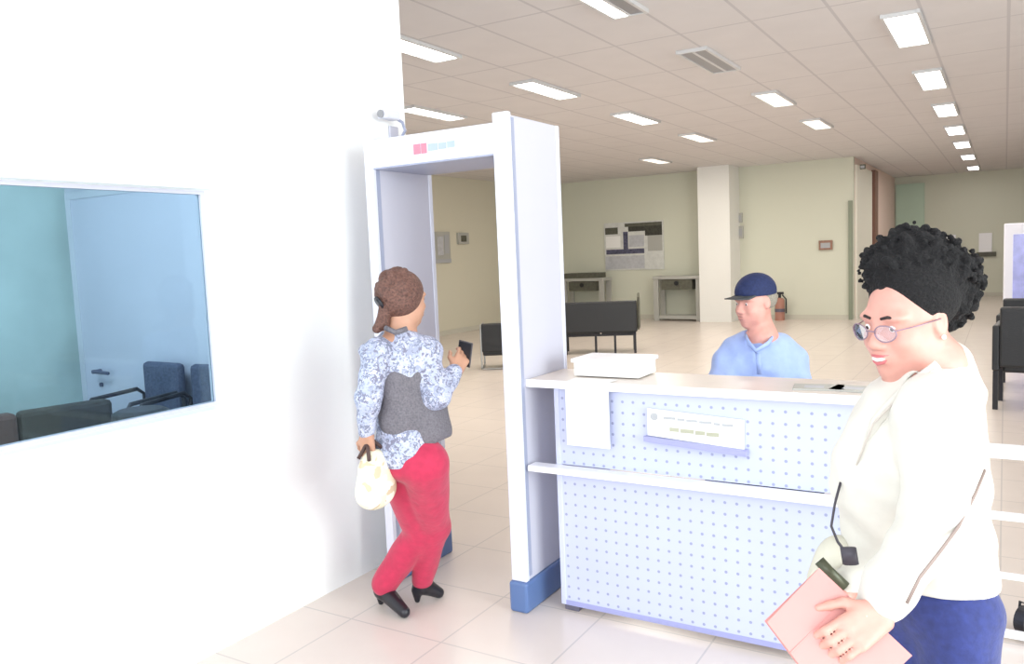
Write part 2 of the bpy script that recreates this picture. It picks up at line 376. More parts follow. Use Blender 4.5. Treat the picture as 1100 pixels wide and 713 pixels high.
# ================================================================== METAL DETECTOR GATE
g = thing('metal_detector', 'white walk-through metal detector gate with blue feet beside the counter', 'metal detector', (-2.215, 3.235, 0))
gx, gy = 2.215, -3.235
def col(x0, x1, top, nm):
    body = MB().box((x0+gx, -.22, .14), (x1+gx, .22, top), .006).build('side_panel', 'gate', g)
    MB().box((x0+gx-.004, -.235, .14), (x1+gx+.004, -.205, top+.012), .005).build('front_trim', 'gatelt', g)
    MB().box((x0+gx-.004, .205, .14), (x1+gx+.004, .235, top), .005).build('rear_trim', 'gatelt', g)
    MB().box((x0+gx-.012, -.25, 0), (x1+gx+.012, .25, .14), .012).build('foot', 'gbase', g)
    for s, X in ((-1, x0), (1, x1)):
        MB().box((X+gx-.0025, -.204, .16), (X+gx+.0025, -.18, top-.01)).build('seam', 'gateln', body)
col(-2.615, -2.575, 2.16, 'left'); col(-1.885, -1.815, 2.2, 'right')
cb = MB().box((-2.575+gx, -.232, 2.04), (-1.885+gx, .2, 2.172), .006).build('crossbar', 'gatelt', g)
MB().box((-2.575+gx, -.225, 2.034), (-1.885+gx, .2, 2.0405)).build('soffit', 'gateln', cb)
lg = MB(); lg.box((-.105, -.2345, 2.078), (-.066, -.2315, 2.124)); lg.box((-.062, -.2345, 2.078), (-.030, -.2315, 2.124)); lg.build('logo_mark', 'red', cb)
lg = MB(); lg.box((-.022, -.2345, 2.086), (.03, -.2315, 2.118)); lg.box((.036, -.2345, 2.088), (.078, -.2315, 2.116)); lg.box((.084, -.2345, 2.09), (.125, -.2315, 2.118))
lg.build('logo_text', 'blue', cb)

# small camera on the partition end, above the gate
t = thing('wall_camera', 'small white bracket camera on the white wall above the gate', 'camera', (XW, 3.45, 2.28))
MB().box((.002, -.035, -.06), (.012, .035, .03), .003).build('mount_plate', 'gate', t)
MB().tube([(.01, .0, -.03), (.06, 0, -.03), (.085, 0, 0), (.085, -.02, .04), (.07, -.06, .06)], .008).build('bracket_arm', 'gateln', t)
b_ = MB().box((.04, -.17, .045), (.10, -.05, .09), .01).build('housing', 'gatelt', t)
MB().cyl((.07, -.169, .0675), (.07, -.18, .0675), .02).build('camera_lens', 'off', t)

# ================================================================== COUNTER
CX0, CX1, CY = -1.69, -.22, 3.10
t = thing('security_counter', 'lavender perforated metal counter with white ledges beside the gate', 'counter', (0, CY, 0))
MB().box((CX0+.02, 0, .56+.115), (CX1-.02, .02, 1.02)).build('upper_panel', 'perf', t)
MB().box((CX0+.02, 0, .05), (CX1-.02, .02, .645)).build('lower_panel', 'perf', t)
for x in (CX0, CX1-.025): MB().box((x, -.004, .03), (x+.025, .03, 1.02), .003).build('corner_post', 'steel', t)
for x in (CX0, CX1-.03): MB().box((x, .03, .03), (x+.03, .5, 1.02), .003).build('side_panel', 'steel', t)
MB().box((CX0-.11, -.07, .645), (CX1, .0, .672), .004).build('ledge', 'shelf', t)
wt = MB().box((CX0-.12, -.03, 1.02), (CX1+.02, .32, 1.05), .004).build('worktop', 'top', t)
MB().box((CX0-.122, -.036, 1.018), (CX1+.022, -.03, 1.052)).build('edge_strip', 'shelf', wt)
for x in (CX0+.01, CX1-.09):
    for y in (.01, .42): MB().box((x, y, 0), (x+.07, y+.06, .03), .004).build('foot', 'dark', t)
MB().box((CX0+.02, -.003, .03), (CX1-.02, .0, .052)).build('bottom_rail', 'bar', t)

# notice on the counter
t = thing('notice_sign', 'white notice with blue lower edge mounted on the counter front', 'sign', (-1.045, CY-.002, .89))
sc = [(-.205, .062), (.19, .04), (.19, -.075), (-.205, -.05)]
MB().prism([(x, -.012, z) for x, z in sc], (0, .01, 0)).build('sign_board', 'paper', t)
MB().prism([(-.215, -.035, -.052), (.205, -.035, -.075), (.205, -.035, -.098), (-.215, -.035, -.072)], (0, .033, 0)).build('lower_ledge', 'bar', t)
a = MB(); x = -.135
for wd in (.05, .03, .045, .05, .025, .045): a.box((x, -.014, .026-.02*(x+.2)/.4), (x+wd, -.011, .036-.02*(x+.2)/.4)); x += wd+.008
a.build('text_line', 'ink', t)
a = MB(); x = -.11
for wd in (.04, .055, .04, .05): a.box((x, -.014, -.022-.02*(x+.2)/.4), (x+wd, -.011, -.006-.02*(x+.2)/.4)); x += wd+.006
a.build('text_line', 'ink2', t)
MB().cyl((-.175, -.0145, .03), (-.175, -.011, .03), .016).build('emblem', 'ink', t)
# paper sheet hanging over the front
t = thing('paper_sheet', 'blank white paper sheet hanging on the counter front beside the gate', 'paper', (-1.51, CY, 0))
MB().box((-.1, -.045, .775), (.1, -.038, 1.052)).box((-.1, -.045, 1.0521), (.1, .06, 1.0535)).build('sheet', 'paper', t)
# paper box on the worktop
t = thing('paper_tray', 'low white box of papers on the worktop beside the gate', 'box', (-1.49, CY+.20, 1.055))
MB().box((-.15, -.1, 0), (.16, .1, .06), .004).build('box_body', 'paper', t)
MB().box((-.16, -.11, .06), (.17, .11, .078), .004).build('lid', 'shelf', t)
# grey leaflets at the right end
for i, (x, rz, l) in enumerate(((-.60, .15, 'grey leaflet lying on the worktop, left of the other leaflet'), (-.46, -.12, 'grey leaflet on the worktop nearest the woman in the cream jacket'))):
    t = thing('leaflet', l, 'leaflet', (x, CY+.10, 1.0505), rz, 'leaflets on the worktop')
    box('cover', (-.09, -.06, 0), (.09, .06, .006), 'greyl', t); box('photo_print', (-.05, -.03, .006), (.02, .02, .0068), 'pic4', t)

# ================================================================== SEATING AND FURNITURE
def visitor_chair(label, loc, rz):
    t = thing('visitor_chair', label, 'chair', loc, rz)
    for s in (-1, 1):
        MB().tube([(s*.26, -.24, .0125), (s*.26, .24, .0125), (s*.26, .25, .03), (s*.26, .25, .60), (s*.26, .22, .63), (s*.26, -.22, .63), (s*.26, -.25, .60), (s*.26, -.25, .03), (s*.26, -.24, .0125)], .0125).build('side_frame', 'chrome', t)
    MB().box((-.24, -.25, .2), (.24, .22, .28), .02).build('seat', 'black', t)
    MB().box((-.25, -.27, .25), (.25, -.21, .66), .02).build('backrest', 'black', t)
    MB().cyl((-.26, -.24, .0125), (.26, -.24, .0125), .012).build('stretcher', 'chrome', t)
    return t
visitor_chair('black low armchair with grey metal frame seen through the gate', (-6.22, 9.85, 0), .5)

t = thing('waiting_bench', 'black two-seat waiting bench seen from behind right of the gate', 'bench', (-5.42, 11.55, 0), .42)
MB().box((-.57, -.06, .34), (.57, 0, .83), .02).build('backrest', 'black', t)
for s in (-1, 1): MB().box((s*.28-.27, 0, .30), (s*.28+.27, .5, .38), .02).build('seat', 'black', t)
for x in (-.55, -.08, .22, .53): MB().box((x-.018, -.03, 0), (x+.018, .01, .34)).build('leg', 'frame', t)
for x in (-.55, .53): MB().box((x-.018, .44, 0), (x+.018, .48, .30)).build('leg', 'frame', t)
MB().box((-.55, .0, .28), (.55, .04, .31)).build('seat_rail', 'frame', t)
for s in (-.60, .60): MB().tube([(s, .0, .40), (s, -.02, .88), (s, .02, .93), (s, .3, .80), (s, .42, .62), (s, .44, .33)], .018).build('armrest', 'olive', t)

def console(label, loc, rz, dark):
    t = thing('console_table', label, 'table', loc, rz)
    for x in (-.5, .5):
        for y in (-.18, .18): MB().box((x-.06, y-.03, 0), (x+.06, y+.03, .93), .005).build('leg', 'greyl', t)
    MB().box((-.56, -.24, .93), (.56, .24, 1.0), .005).build('tabletop', 'greyl', t)
    MB().box((-.36, -.22, .70), (.36, .2, .92), .005).build('drawer_box', 'olive', t)
    MB().box((-.44, -.2, .04), (.44, .2, .12), .005).build('bottom_shelf', 'greyl', t)
    MB().cyl((.0, -.24, .84), (.0, -.22, .84), .05).build('knob', 'frame', t)
    return t
console('grey table with dark drawer box standing against the white pillar', (-6.2, 17.45, 0), -.05, 0)
t = console('grey table with dark olive top partly behind the black bench', (-8.5, 17.4, 0), -.05, 1)
box('top_board', (-.5, -.23, 1.0), (.42, .2, 1.12), 'olive', t)

# the black armchair at the right edge
def armchair(label, loc, rz):
    t = thing('armchair', label, 'chair', loc, rz)
    MB().box((-.27, -.06, .40), (.27, .02, .95), .02).build('backrest', 'black', t)
    MB().box((-.25, .02, .34), (.25, .50, .43), .02).build('seat', 'black', t)
    for s in (-1, 1):
        MB().box((s*.30-.03, -.04, .36), (s*.30+.03, .50, .78), .015).build('arm_panel', 'black', t)
        for y in (-.02, .46): MB().box((s*.30-.022, y-.02, 0), (s*.30+.022, y+.025, .36), .004).build('leg', 'frame', t)
    return t
armchair('black leather armchair at the right edge of the photo', (.24, 8.6, 0), -.08)
armchair('black armchair just behind the one at the right edge', (.26, 9.75, 0), -.08)

# white tubular barrier beyond the woman
t = thing('barrier_rail', 'white tubular rail barrier behind the woman in cream', 'barrier', (0, 3.62, 0))
MB().box((-.22, -.02, .735), (1.4, .02, .79), .01).build('top_rail', 'white', t)
for z, h in ((.505, .03), (.265, .022), (.03, .03)): MB().box((-.22, -.015, z-h/2), (1.4, .015, z+h/2), .006).build('rail', 'white', t)
for x in (-.2, 1.38): MB().box((x-.02, -.02, 0), (x+.02, .02, .735), .006).build('post', 'white', t)
t = thing('floor_wheel', 'black rubber castor on the floor at the right edge', 'wheel', (.09, 3.72, 0), -.5)
MB().cyl((-.02, 0, .055), (.02, 0, .055), .055, 24).build('tyre', 'boot', t)
MB().tube([(-.028, 0, .055), (-.028, .01, .12), (.028, .01, .12), (.028, 0, .055)], .006).build('fork', 'frame', t)

# kiosk at right
t = thing('information_kiosk', 'white cabinet with violet-blue front at the far right edge', 'kiosk', (.38, 15.6, 0))
MB().box((-.40, -.2, 0), (.40, .25, 1.78), .02).build('cabinet', 'kiosk', t)
MB().box((-.27, -.215, .35), (.33, -.2, 1.60), .01).build('front_panel', 'kblue', t)
# wall things at far right
def wall_box(name, label, cat, c, sz, mm, m2):
    t = thing(name, label, cat, c)
    a = sz; box('casing', (-a[0]/2, -.06, -a[1]/2), (a[0]/2, -.004, a[1]/2), mm, t); box('dark_band', (-a[0]/2-.05, -.07, -a[1]/2-.12), (a[0]/2+.1, -.004, -a[1]/2), m2, t); return t
wall_box('wall_fitting', 'small white fitting with dark underside on the far wall by the kiosk', 'wall fitting', (-.45, 25, 1.42), (.30, .5, ), 'white', 'olive')
wall_box('wall_fitting', 'small white fitting on the far wall just above the black hair', 'wall fitting', (-2.55+1.25, 24.93, 1.55), (.32, .22), 'white', 'olive')

# back wall details
def YBP(px, py, y=YB):
    d = CF + CR*(px-550)/FPX - CU*(py-356.5)/FPX; return np.array([0, 0, H])+d*(y/d[1])
c = YBP(681, 264)
t = thing('poster', 'large framed poster of dark and light blocks on the back wall', 'poster', (c[0], YB, c[2]))
Wp, Hp = .74, .56
MB().box((-Wp, -.03, -Hp), (Wp, -.002, Hp)).build('board', 'pic1', t)
def blk(u0, v0, u1, v1, m, n='printed_block'): box(n, (-Wp+2*Wp*u0, -.034, Hp-2*Hp*v1), (-Wp+2*Wp*u1, -.0305, Hp-2*Hp*v0), m, t)
blk(.36, .03, .98, .10, 'olive'); blk(.42, .10, .98, .20, 'pic2'); blk(.70, .20, .98, .30, 'pic2'); blk(.02, .10, .24, .24, 'olive')
blk(.33, .2, .41, .56, 'pic3'); blk(.03, .56, .68, .66, 'pic3'); blk(.02, .70, .68, .97, 'pic4'); blk(.74, .30, .98, .62, 'greyl'); blk(.03, .28, .28, .52, 'paper'); blk(.43, .28, .68, .52, 'pic4')
def small(name, label, cat, px0, py0, px1, py1, m, y=YB, X=None, parts=None):
    a = YBP(px0, py0, y); b = YBP(px1, py1, y); c = (a+b)/2
    t = thing(name, label, cat, (c[0], y, c[2])); w, h = abs(b[0]-a[0])/2, abs(a[2]-b[2])/2
    box('casing', (-w, -.06, -h), (w, -.004, h), m, t, .004)
    box('face', (-w*.7, -.066, -h*.6), (w*.7, -.06, h*.5), parts or 'ink', t); return t
small('wall_sign', 'small reddish-brown sign alone on the green back wall', 'sign', 880, 258.5, 894.5, 268, 'rust')
small('wall_box', 'small dark box on the wall right of the pillar, upper one', 'wall box', 790, 229, 798, 239, 'greyl')
small('wall_box', 'small grey box on the wall right of the pillar, lower one', 'wall box', 791, 243, 799, 256, 'greyl')
small('wall_fitting', 'tiny dark fitting on the wall just above the navy cap', 'wall fitting', 790, 286.5, 794, 293, 'ink')
small('wall_fitting', 'tiny dark fitting at the top corner of the back wall', 'wall fitting', 924, 177, 930, 181.5, 'olive', y=YB)
# left hall wall
def XP(px, py, X=-10):
    d = CF + CR*(px-550)/FPX - CU*(py-356.5)/FPX; return np.array([0, 0, H])+d*(X/d[0])
a, b = XP(464, 249), XP(483, 282)
t = thing('notice_board', 'grey framed notice board on the cream wall seen through the gate', 'notice board', (-10, (a[1]+b[1])/2, (a[2]+b[2])/2))
w_, h_ = abs(b[1]-a[1])/2, abs(a[2]-b[2])/2
box('board', (.003, -w_, -h_), (.04, w_, h_), 'greyl', t); box('lower_strip', (.04, -w_, -h_), (.05, w_, -h_*.75), 'ink', t); box('notice', (.04, -w_*.6, -h_*.5), (.046, w_*.1, h_*.7), 'pic4', t); box('notice', (.04, w_*.25, -h_*.4), (.046, w_*.8, h_*.8), 'ink', t)
a, b = XP(490, 250), XP(502, 262)
t = thing('wall_intercom', 'small brown box on the cream wall beside the notice board', 'wall box', (-10, (a[1]+b[1])/2, (a[2]+b[2])/2))
w_, h_ = abs(b[1]-a[1])/2, abs(a[2]-b[2])/2
box('casing', (.003, -w_, -h_), (.05, w_, h_), 'greyl', t); box('speaker_grille', (.05, -w_*.5, -h_*.6), (.056, w_*.5, h_*.5), 'olive', t)
# fire extinguisher
t = thing('fire_extinguisher', 'faded red fire extinguisher standing against the back wall beside the guard', 'fire extinguisher', (-4.06, YB-.25, 0))
MB().cyl((0, 0, 0), (0, 0, .42), .10, 20).sph((0, 0, .42), .10, (1, 1, .6)).build('cylinder_body', 'ext', t)
MB().cyl((0, 0, .46), (0, 0, .56), .03).box((-.06, -.02, .55), (.08, .02, .6)).build('valve_handle', 'frame', t)
MB().tube([(.05, 0, .54), (.13, 0, .45), (.13, 0, .15)], .015).build('hose', 'frame', t)
MB().cyl((0, 0, .18), (0, 0, .25), .102).build('label_band', 'dark', t)

# office furniture seen through the window
t = thing('office_sofa', 'dark two-seat sofa behind the window pane, left of the office chairs', 'sofa', (-5.06, 2.66, 0), -.2)
MB().box((-.52, -.55, .12), (.06, .42, .42), .04).build('seat', 'black', t)
MB().box((.02, -.50, .30), (.14, -.14, .80), .03).build('back_cushion', 'tan', t); MB().box((.02, -.13, .30), (.14, .40, .80), .03).build('back_cushion', 'vest2', t)
MB().box((.0, -.56, .05), (.16, .44, .34), .02).build('base', 'frame', t)
for y in (-.62, .42): MB().box((-.5, y, .05), (.12, y+.10, .58), .04).build('arm', 'black', t)
t0 = thing('office_chair', 'blue-grey office armchair behind the window, left of the pair', 'chair', (-4.72, 3.30, 0), PI-.05)
MB().box((-.20, -.05, .50), (.20, .02, 1.0), .03).build('backrest', 'bluech', t0)
MB().box((-.20, .02, .42), (.20, .42, .50), .03).build('seat', 'bluech', t0)
for q in (-1, 1):
    MB().tube([(q*.22, 0, 0), (q*.22, 0, .78), (q*.22, .05, .82), (q*.22, .36, .80), (q*.22, .40, .74), (q*.22, .40, 0)], .014).build('arm_frame', 'frame', t0)
dup(t0, (-4.22, 3.31, 0), PI+.06, 'blue-grey office armchair behind the window, right of the pair')
t = thing('round_stool', 'black round stool at the lower edge of the window by the office chairs', 'stool', (-3.85, 2.55, 0))
MB().tube([(0, 0, .80), (0, 0, .81), (0, 0, .87), (0, 0, .885)], [.12, .14, .14, .11], 24).build('seat', 'black', t)
for k in range(4):
    a = k*PI/2+.4
    MB().cyl((.15*math.cos(a), .15*math.sin(a), 0), (.08*math.cos(a), .08*math.sin(a), .80), .013).build('leg', 'frame', t)

# ================================================================== PEOPLE
def head(S, c, R, s=1.0, female=True):
    """adds a head with face to the SDF; returns local->world"""
    c = np.array(c)
    def P(x, y, z): return c + R @ (np.array([x, y, z])*s)
    def E(p, r, k=.015, op='u'): S.ell(P(*p), np.array(r)*s, R, k*s, op)
    jw = .056 if female else .062
    E((0, -.012, .030), (.074, .094, .088)); E((0, .022, -.018), (.064, .070, .085), .03)
    E((0, .042, -.062), (jw-.008, .045, .040), .03); E((0, .072, -.093), (.020, .018, .016), .025)
    for q in (-1, 1):
        E((q*.038, .058, -.028), (.024, .024, .022), .02)
        E((q*.032, .070, .030), (.026, .018, .010), .015)
        E((q*.031, .094, .008), (.016, .012, .011), .012, 's')
        E((q*.031, .070, .008), (.0155, .0155, .0145), .003)
        E((q*.013, .098, -.028), (.009, .010, .008), .008)
        E((q*.076, -.008, .000), (.008, .019, .031), .006); E((q*.082, -.004, .004), (.004, .011, .018), .004, 's')
        E((q*.045, .02, -.06), (.018, .03, .03), .03)
    S.cone(P(0, .086, .016), P(0, .107, -.022), .008*s, .0115*s, .012*s)
    E((0, .084, -.054), (.026, .014, .020), .015)
    E((0, .098, -.0505), (.020, .006, .005), .006); E((0, .096, -.0625), (.018, .006, .006), .006)
    E((0, .104, -.0565), (.022, .004, .0014), .002, 's')
    return P
def face_parts(body, P, R, s, lip, lidm, smile=False, brow='brow'):
    for q in (-1, 1):
        e = MB().sph(P(q*.031, .0735, .008), .0125*s).build('eye', 'eye', smooth=True); put(e, body)
        i = MB().sph(P(q*.032, .0822, .007), .0052*s).build('iris', 'iris', smooth=True); put(i, body)
        b = MB().tube([P(q*.014, .092, .031), P(q*.030, .090, .035), P(q*.046, .076, .028)], [.003*s, .0035*s, .002*s], 8).build('eyebrow', brow, smooth=True); put(b, body)
    u = .004 if smile else 0; w = 1.15 if smile else 1
    l = MB().tube([P(-.025*w, .088, -.0535+u*1.6), P(-.012, .1005, -.050), P(0, .103, -.0505), P(.012, .1005, -.050), P(.025*w, .088, -.0535+u*1.6)], [.001*s, .0036*s, .0040*s, .0036*s, .001*s], 8)
    l.tube([P(-.024*w, .088, -.0555+u*1.6), P(-.012, .099, -.063-u*.3), P(0, .102, -.065-u*.6), P(.012, .099, -.063-u*.3), P(.024*w, .088, -.0555+u*1.6)], [.001*s, .0038*s, .0046*s, .0038*s, .001*s], 8)
    put(l.build('lips', lip, smooth=True), body)
    if smile:
        put(MB().tube([P(-.022, .092, -.0525), P(-.010, .1015, -.0565), P(0, .1035, -.0578), P(.010, .1015, -.0565), P(.022, .092, -.0525)], [.001*s, .0042*s, .0046*s, .0042*s, .001*s], 8).build('teeth', 'teeth', smooth=True), body)
def hand(S, w, fwd, nrmv, side, s=1.0, curl=.6, thumb=.5, k=.004):
    """w wrist, fwd along the fingers, nrmv out of the back of the hand, side +1: thumb on the cross(fwd,nrm) side"""
    f = nrm(fwd); n = nrm(np.array(nrmv)-f*np.dot(nrmv, f)); x = np.cross(f, n)*side
    w = np.array(w)
    for t, r in ((-.028, .012), (-.010, .013), (.010, .0135), (.027, .013)):
        S.cone(w+x*t*.7*s, w+(f*.075+x*t*1.05)*s, .0165*s, r*s*.88, .010)
    L = {.030: (.040, .024, .020), .010: (.045, .028, .021), -.010: (.041, .026, .020), -.029: (.032, .020, .018)}
    for t, ls in L.items():
        p = w+(f*.078+x*t)*s; a = curl*.35; r = .0092 if t > -.02 else .008
        for i, l in enumerate(ls):
            d = f*math.cos(a)-n*math.sin(a)+x*t*1.2; q = p+nrm(d)*l*s; S.cone(p, q, (r-.0006*i)*s, (r-.0006*(i+1))*s, k); p = q; a += curl*(.9 if i == 0 else .7)
    p = w+(f*.018+x*.022)*s; d1 = nrm(f*.62+x*.75-n*.25); q = p+d1*.042*s; S.cone(p, q, .015*s, .0115*s, .010)
    d2 = nrm(f*.85+x*.45*(1-thumb)-n*.5*thumb); q2 = q+d2*.030*s; S.cone(q, q2, .011*s, .0095*s, .005); q3 = q2+nrm(d2*.8-n*.4*thumb)*.024*s; S.cone(q2, q3, .0095*s, .0078*s, .005)
def foot(S, ankle, d, L=.2, r=.038):
    a = np.array(ankle); d = nrm(d); S.cone(a, a+d*L*.35-UP*.02, r, r*.85, .02); S.cone(a-UP*.03-d*.03, a+d*L*.65-UP*.045, r*.9, r*.7, .02)

# ---------------------------------------------------------------- woman in the cream jacket (front right)
FD = 1.74
def A(px, py, d=FD): return W(px, py, d)
fdir = nrm(-RH*.92-FH*.40-UP*.20)         # face looks left and a little towards the camera
Rf = frame(fdir, UP+RH*.02)
hc = A(975, 345)
bdir = nrm(-RH*.93-FH*.36)               # body faces left
bside = nrm(np.cross(bdir, UP))*-1       # her left side
if np.dot(bside, FH) > 0: bside = -bside  # towards the camera
root = A(985, 520); rootz = (root[0], root[1], 0)
pf = thing('person', 'smiling woman in a cream jacket with curly black hair, holding a pink folder', 'person', rootz)
gz = lambda p, z: np.array([p[0], p[1], z])
S = SDF(); sF = .98
P = head(S, hc, Rf, sF)
neck = A(1005, 394)
S.cone(P(0, -.022, -.055), neck, .044, .046, .02)
chest = A(985, 458, 1.76); belly = A(980, 540, 1.76); hip = A(1007, 650, 1.76)
S.cone(neck, chest, .06, .10, .05); S.cone(chest-bside*.03, belly, .10, .11, .05); S.cone(belly, hip, .11, .075, .05)
shL, elL, wrL = A(1003, 445, 1.62), A(1000, 560, 1.56), A(944, 656, 1.465)
shR, elR, wrR = A(985, 440, 1.92), A(945, 560, 1.92), A(905, 640, 1.72)
S.chain([chest+UP*.03, shL, elL, wrL], [.05, .045, .036, .024], .02); S.chain([chest+UP*.03, shR, elR, wrR], [.05, .045, .036, .024], .02)
# hands on the folder
FA, FB, FC, FD_ = A(880, 610, 1.50), A(824, 668, 1.46), A(905, 775, 1.38), A(980, 704, 1.43)
fn = nrm(np.cross(FB-FA, FD_-FA));
if np.dot(fn, CF) > 0: fn = -fn           # folder normal towards the camera
hand(S, A(942, 660, 1.462)+fn*.010, nrm(A(898, 692, 1.43)-A(942, 660, 1.462)), fn, 1, .88, .75, .3)
hand(S, A(908, 655, 1.62), nrm(A(880, 695, 1.53)-A(908, 655, 1.62)), -fn, -1, .9, .4, .3)
hipL, hipR = hip+bside*.055, hip-bside*.055
kL, kR = gz(hipL+bdir*.02, .43), gz(hipR+bdir*.03, .43); aL, aR = gz(hipL, .09), gz(hipR+bdir*.06, .09)
for a_, b_, c_ in ((hipL, kL, aL), (hipR, kR, aR)):
    S.chain([a_, b_, c_], [.07, .052, .038], .02); foot(S, c_, bdir)
body = S.mesh('body', .0042, 'skinF', pf)
face_parts(body, P, Rf, sF, 'lipF', None, True)
# hair
S = SDF()
S.ell(P(0, -.030, .050), (.086, .094, .088), Rf, .01)
S.ell(P(0, .120, -.045), (.088, .105, .095), Rf, .008, 's')
core = [(A(990, 292, 1.76), .080), (A(1012, 298, 1.77), .070), (A(958, 290, 1.75), .055), (A(1018, 322, 1.78), .050), (A(975, 275, 1.76), .060)]
for c_, r_ in core: S.ell(c_, (r_, r_, r_), None, .02)
for c_, r_ in core:
    for _ in range(int(5200*r_)):
        v = rng.normal(size=3); v /= np.linalg.norm(v); q = c_+v*(r_+rng.uniform(-.004, .014)); rr = rng.uniform(.004, .009)
        if (q-P(0, .09, 0))@Rf[:, 1] > -.015 and (q-P(0, 0, .075))@Rf[:, 2] < 0: continue
        S.ell(q, (rr,)*3, None, .005)
for _ in range(70):
    q = A(rng.uniform(985, 1022), rng.uniform(325, 352), 1.80+rng.uniform(-.05, .03)); S.ell(q, (.012,)*3, None, .006)
hair = S.mesh('hair', .0042, 'afro', pf)
# spectacles
s_ = thing('x', 'x', 'x'); bpy.data.objects.remove(s_)
gl = MB()
for q in (-1, 1):
    ring = [P(q*.033+.0235*math.cos(a), .110-.010*abs(math.cos(a))*(1 if math.cos(a)*q > 0 else 0), .004+.018*math.sin(a)) for a in np.linspace(0, 2*PI, 25)]
    gl.tube(ring, .0014, 6)
    gl.tube([P(q*.056, .102, .010), P(q*.074, .05, .010), P(q*.080, -.005, .010)], .0014, 6)
gl.tube([P(-.010, .112, .008), P(0, .116, .010), P(.010, .112, .008)], .0014, 6)
gl = put(gl.build('eyeglasses', 'rim', smooth=True), pf)
for q in (-1, 1):
    l = MB().prism([P(q*.033+.0228*math.cos(a), .1085-.010*abs(math.cos(a))*(1 if math.cos(a)*q > 0 else 0), .004+.0175*math.sin(a)) for a in np.linspace(0, 2*PI, 20)[:-1]], Rf[:, 1]*.001).build('lens', 'lens', gl); l.matrix_parent_inverse = Matrix.Identity(4)
er = MB().sph(P(.082, -.004, -.030) if True else None, .005).build('earring', 'teeth', smooth=True); put(er, pf)
er2 = MB().sph(P(-.082, -.004, -.030), .005).build('earring', 'teeth', smooth=True); put(er2, pf)
# jacket
S = SDF()
S.cone(A(1006, 398, 1.74), chest, .066, .120, .06)
S.cone(chest, A(982, 525, 1.77), .120, .135, .06)
S.ell(A(955, 500, 1.76), (.085, .15, .12), Rf*1.0, .05)
S.cone(A(1018, 386, 1.76), A(1020, 420, 1.77), .042, .068, .03)
S.cone(A(982, 525, 1.77), A(1000, 600, 1.77), .135, .118, .06); S.cone(A(1000, 600, 1.77), A(1010, 700, 1.77), .118, .120, .05)
S.cone(A(940, 550, 1.78), A(955, 690, 1.80), .060, .07, .05)
S.chain([A(1008, 425, 1.70), A(1005, 445, 1.62), A(1002, 558, 1.56)], [.066, .072, .060], .03)
S.chain([A(985, 425, 1.83), shR, elR, A(912, 630, 1.74)], [.07, .072, .06, .042], .03)
S.half(A(1010, 641, 1.64), -(CU*.96+bdir*.0)*1.0+0*UP, .004) if False else S.half(gz(A(1020, 641, 1.66), A(1020, 641, 1.66)[2]-.001), -UP, .004)
S.cone(A(930, 661, 1.463), A(931, 662, 1.40), .0, .0, .001)
# re-add the forearm below the hem cut, then hollow the neckline
S.chain([A(1002, 558, 1.56), A(946, 645, 1.475)], [.060, .044], .012)
S.cone(A(1000, 392, 1.73), A(1000, 335, 1.73), .050, .066, .01, 's'); S.cone(A(1000, 392, 1.72), A(975, 420, 1.66), .020, .012, .01, 's')
fold = lambda X, Y, Z: .0045*np.sin(X*38+Z*22+2*np.sin(Y*19))*np.sin(Z*31+Y*17)+.002*np.sin(Z*70+X*40)
jk = S.mesh('jacket', .0048, 'cream', pf, fold)
# lapel and front edge
lp = MB().tube([A(1008, 392, 1.655), A(972, 420, 1.66), A(942, 452, 1.68), A(922, 500, 1.69)], [.012, .014, .012, .004], 8, .35).build('lapel', 'cream', smooth=True); put(lp, pf)
put(MB().tube([A(1004, 396, 1.640), A(968, 424, 1.648), A(938, 455, 1.668), A(920, 500, 1.675)], .0022, 6).build('lapel_edge', 'seam', smooth=True), pf)
# trousers
S = SDF()
S.ell(hip+UP*.02, (.097, .097, .12), None, .03)
for a_, b_, c_ in ((hipL, kL, aL), (hipR, kR, aR)):
    S.chain([a_, b_, c_+UP*.03], [.084, .070, .062], .03)
S.half(gz(aL, .06), -UP) if False else None
put(S.mesh('trousers', .007, 'navy', pf, lambda X, Y, Z: .003*np.sin(Z*25+X*30+Y*21)), pf)
for c_ in (aL, aR):
    S = SDF(); foot(S, c_, bdir, .21, .046); S.half(gz(c_, .0), UP*-1, .002) ; put(S.mesh('shoe', .006, 'boot', pf), pf)
# pink folder
t = thing('folder', 'pink card folder held by the woman in the cream jacket', 'folder', tuple(FA))
put(MB().prism([FA, FB, FC, FD_], -fn*.004).prism([FA-fn*.006, FB-fn*.006+(FB-FC)*.02, FC-fn*.006, FD_-fn*.006], -fn*.004).build('cover', 'pinkf'), t)
put(MB().tube([FA+(FD_-FA)*.32+fn*.0005, FB+(FC-FB)*.32+fn*.0005], .0012, 6).build('crease', 'pinkf'), t)
# handbag
bc = A(900, 610, 1.80)
t = thing('handbag', 'small cream handbag with dark clasp hanging at the woman\'s front', 'handbag', (bc[0], bc[1], bc[2]-.12))
Rb = frame(bdir)
S = SDF(); S.ell(bc, (.045, .060, .075), Rb, .02); S.ell(bc-UP*.035, (.05, .075, .05), Rb, .03); S.mesh('bag_body', .005, 'bagc', t)
put(MB().tube([A(880, 602, 1.72), A(890, 613, 1.71), A(908, 630, 1.70)], .012, 8).build('clasp', 'clasp', smooth=True), t)
put(MB().tube([A(903, 518, 1.70), A(897, 540, 1.69), A(893, 565, 1.69), A(900, 582, 1.69), A(914, 600, 1.69)], .0042, 8, .5).build('strap', 'bstrap', smooth=True), t)
put(MB().tube([A(911, 588, 1.66), A(914, 606, 1.66)], .016, 8, .5).build('buckle', 'bstrap', smooth=True), t)
